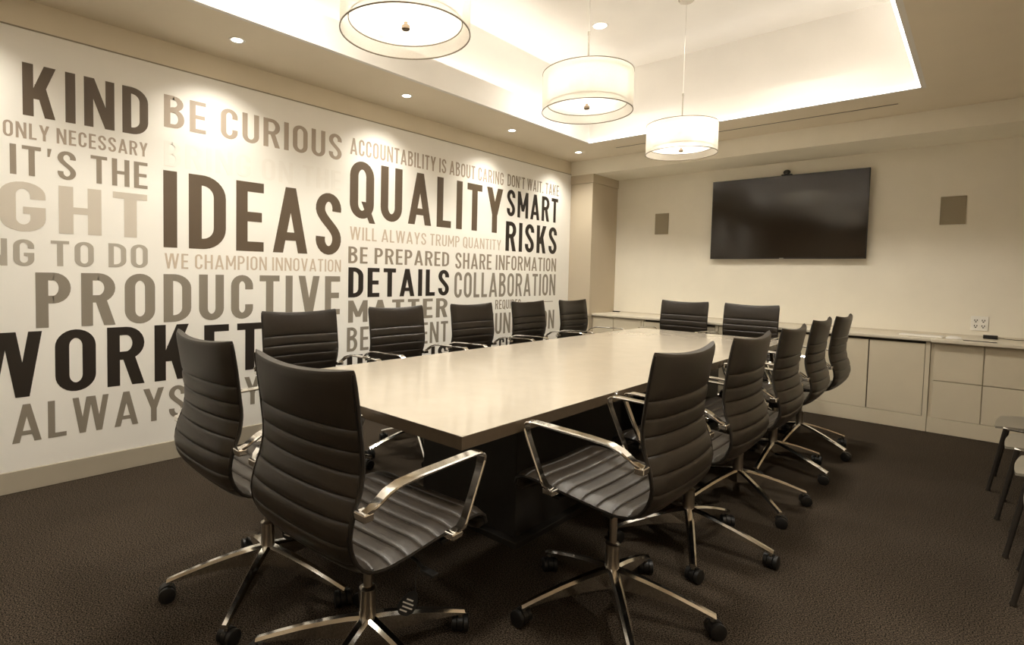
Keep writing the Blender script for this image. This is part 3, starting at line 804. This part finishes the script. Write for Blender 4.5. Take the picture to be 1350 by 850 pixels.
CH = [  # x, y, yaw, lift, base angle, label, group
 ('F1', 2.436, 1.006, 91.6, -.004, 3.7, 'black ribbed office chair at the near table end, largest and lowest in the photo', 'chairs at the near end of the table'),
 ('F2', 1.802, 0.998, 89.6, .004, 23.0, 'black ribbed office chair at the near table end, the one closer to the mural', 'chairs at the near end of the table'),
 ('R1', 2.838, 1.813, 179.6, .012, 22.1, 'ribbed office chair on the right side of the table, first and nearest the viewpoint', 'chairs on the right side of the table'),
 ('R2', 2.834, 2.548, 179.6, .004, 6.7, 'ribbed office chair on the right side of the table, second from the viewpoint', 'chairs on the right side of the table'),
 ('R3', 2.829, 3.276, 180.5, -.002, 32.7, 'ribbed office chair on the right side of the table, middle one of the five', 'chairs on the right side of the table'),
 ('R4', 2.820, 4.024, 180.0, .004, 53.5, 'ribbed office chair on the right side of the table, fourth from the viewpoint', 'chairs on the right side of the table'),
 ('R5', 2.834, 4.690, 178.7, .000, 46.4, 'ribbed office chair on the right side of the table, farthest one nearest the cabinets', 'chairs on the right side of the table'),
 ('E1', 1.514, 5.525, -90.1, .0, 30, 'ribbed office chair at the television end of the table, left one of the two', 'chairs at the television end of the table'),
 ('E2', 2.163, 5.525, -90.1, .0, 50, 'ribbed office chair at the television end of the table, right one below the screen', 'chairs at the television end of the table'),
 ('L1', 0.983, 1.728, -2.3, -.008, 12, 'ribbed office chair on the mural side of the table, nearest one below the word productive', 'chairs on the mural side of the table'),
 ('L2', 0.968, 2.508, -0.6, -.006, 40, 'ribbed office chair on the mural side, second from the left below the word matter', 'chairs on the mural side of the table'),
 ('L3', 0.965, 3.308, -1.1, -.006, 20, 'ribbed office chair on the mural side, middle one right of the word matter', 'chairs on the mural side of the table'),
 ('L4', 0.959, 4.089, -0.6, -.004, 60, 'ribbed office chair on the mural side, fourth from the left below the word collaboration', 'chairs on the mural side of the table'),
 ('L5', 0.965, 4.844, -1.1, -.006, 5, 'ribbed office chair on the mural side, farthest one in front of the corner column', 'chairs on the mural side of the table'),
]
LIFTED = ('seat', 'backrest', 'side_rail', 'arm', 'tilt_mechanism', 'height_lever', 'gas_piston')
for i, (cid, x, y, yaw, lift, ba, lab, grp) in enumerate(CH):
    c = proto if i == 0 else copy_tree(proto)
    CH[i] = (c, x, y, yaw, lift, ba, lab, grp)
for c, x, y, yaw, lift, ba, lab, grp in CH:
    c.location = (x, y, 0); c.rotation_euler = (0, 0, math.radians(yaw))
    tag(c, lab, 'chair', grp)
    for ch in c.children:
        if any(ch.name.startswith(k) for k in LIFTED): ch.location.z = lift
    star(c, math.radians(ba), math.radians(yaw))
def hang_tag(chair, x, y, z, rz):
    """dark teardrop card hanging under the seat on a thin loop"""
    b1 = bm_new(); prof = [(0, .045), (.012, .035), (.020, .018), (.024, 0), (.022, -.016), (.012, -.028), (0, -.031), (-.012, -.028), (-.022, -.016), (-.024, 0), (-.020, .018), (-.012, .035)]
    f0 = [b1.verts.new((a, -.0008, b_)) for a, b_ in prof]; f1 = [b1.verts.new((a, .0008, b_)) for a, b_ in prof]
    b1.faces.new(f0); b1.faces.new(f1[::-1])
    for i in range(len(prof)): b1.faces.new((f0[i], f1[i], f1[(i+1) % len(prof)], f0[(i+1) % len(prof)]))
    o = obj('hang_tag', b1, M_TAG, chair); o.location = (x, y, z); o.rotation_euler = (.1, .45, rz); o.scale = (1.15, 1.15, 1.15)
    b1 = bm_new()
    for sd in (-1, 1):
        for k, (w0, w1) in enumerate(((-.010, .008), (-.016, .014), (-.012, .016), (-.014, .006))):
            add_box(b1, w0, w1, min(sd*.0009, sd*.0014), max(sd*.0009, sd*.0014), .014-k*.011, .018-k*.011)
    p = obj('tag_print', b1, M_WHITE, o)
    b1 = bm_new(); add_tube(b1, [(0, 0, .044), (-.015, 0, .075), (-.03, 0, .12)], .0012, 5); obj('tag_cord', b1, M_TAG, o)
    return o
hang_tag(CH[0][0], .03, -.15, .255, -.64)
hang_tag(CH[1][0], .03, -.12, .255, -.55)

# ------------------------------------------------------------------ row of visitor chairs on the right
def visitor_chair(x, y, rz):
    """grey moulded seat on dark tube legs, facing -x before the turn"""
    t = thing('visitor_chair', 'x', 'chair', (x, y, 0), rz)
    b1 = bm_new(); NX, NY = 12, 10; top = []; bot = []
    for i in range(NX+1):
        rt_ = []; rb_ = []
        for j in range(NY+1):
            u = i/NX; v = -1+2*j/NY
            hw = .190+.038*min(1, u*2.2)**.7
            xx = .015+.43*u+.012*(1-v*v)*(1-u)*-1
            zz = .418-.016*(1-v*v)*math.sin(PI*min(1, u*1.1)) - .02*(1-u)**4
            rt_.append(b1.verts.new((xx, hw*v, zz))); rb_.append(b1.verts.new((xx, hw*v, zz-.012)))
        top.append(rt_); bot.append(rb_)
    for i in range(NX):
        for j in range(NY):
            for R_ in (top, bot):
                f = b1.faces.new((R_[i][j], R_[i][j+1], R_[i+1][j+1], R_[i+1][j])); f.smooth = True
        for j in (0, NY): b1.faces.new((top[i][j], bot[i][j], bot[i+1][j], top[i+1][j]))
    for i in (0, NX):
        for j in range(NY): b1.faces.new((top[i][j], top[i][j+1], bot[i][j+1], bot[i][j]))
    obj('seat', b1, M_SHELL, t)
    b1 = bm_new(); prev = None; rows = []
    for i in range(9):
        u = i/8; row = []
        for th_ in (0, .010):
            for j in range(9):
                v = -1+j/4
                row.append(b1.verts.new((.475+.09*u+.03*u*u-.02*(1-v*v)*-1+th_, .205*v, .50+.30*u)))
        rows.append(row)
    for a, b_ in zip(rows, rows[1:]):
        for k in (0, 9):
            for j in range(8):
                f = b1.faces.new((a[k+j], a[k+j+1], b_[k+j+1], b_[k+j])); f.smooth = True
        for j in (0, 8): b1.faces.new((a[j], a[9+j], b_[9+j], b_[j]))
    for r_ in (rows[0], rows[-1]):
        for j in range(8): b1.faces.new((r_[j], r_[j+1], r_[10+j], r_[9+j]))
    obj('backrest', b1, M_SHELL, t)
    for sy in (-1, 1):
        b1 = bm_new(); add_tube(b1, [(.05, sy*.196, .395), (.25, sy*.205, .392), (.43, sy*.205, .40), (.475, sy*.20, .46), (.50, sy*.195, .62)], .0095, 8)
        o = obj('seat_rail', b1, M_CHROME, t); o['label'] = 'chrome rail under the seat'
        b1 = bm_new(); add_tube(b1, [(.060, sy*.195, .395), (.003, sy*.19, .02), (.0, sy*.19, .004)], [.011, .010, .013], 10); obj('leg', b1, M_DARKLEG, t)
        b1 = bm_new(); add_tube(b1, [(.42, sy*.205, .40), (.47, sy*.205, .02), (.47, sy*.205, .004)], [.011, .010, .013], 10); obj('leg', b1, M_DARKLEG, t)
    return t
vc = visitor_chair(3.862, 4.60, 0)
VL = ['grey moulded visitor chair by the right edge of the photo, farthest and nearest the cabinets',
      'grey moulded visitor chair by the right edge, second from the cabinets',
      'grey moulded visitor chair by the right edge, third from the cabinets',
      'grey moulded visitor chair by the right edge, nearest the viewpoint with only its leg showing']
for i, (x, y) in enumerate(((3.885, 4.72), (3.915, 4.19), (3.935, 3.66), (3.945, 3.16))):
    c = vc if i == 0 else copy_tree(vc)
    c.location = (x, y, 0); c.rotation_euler = (0, 0, math.radians(-5)); tag(c, VL[i], 'chair', 'visitor chairs in a row along the right wall')
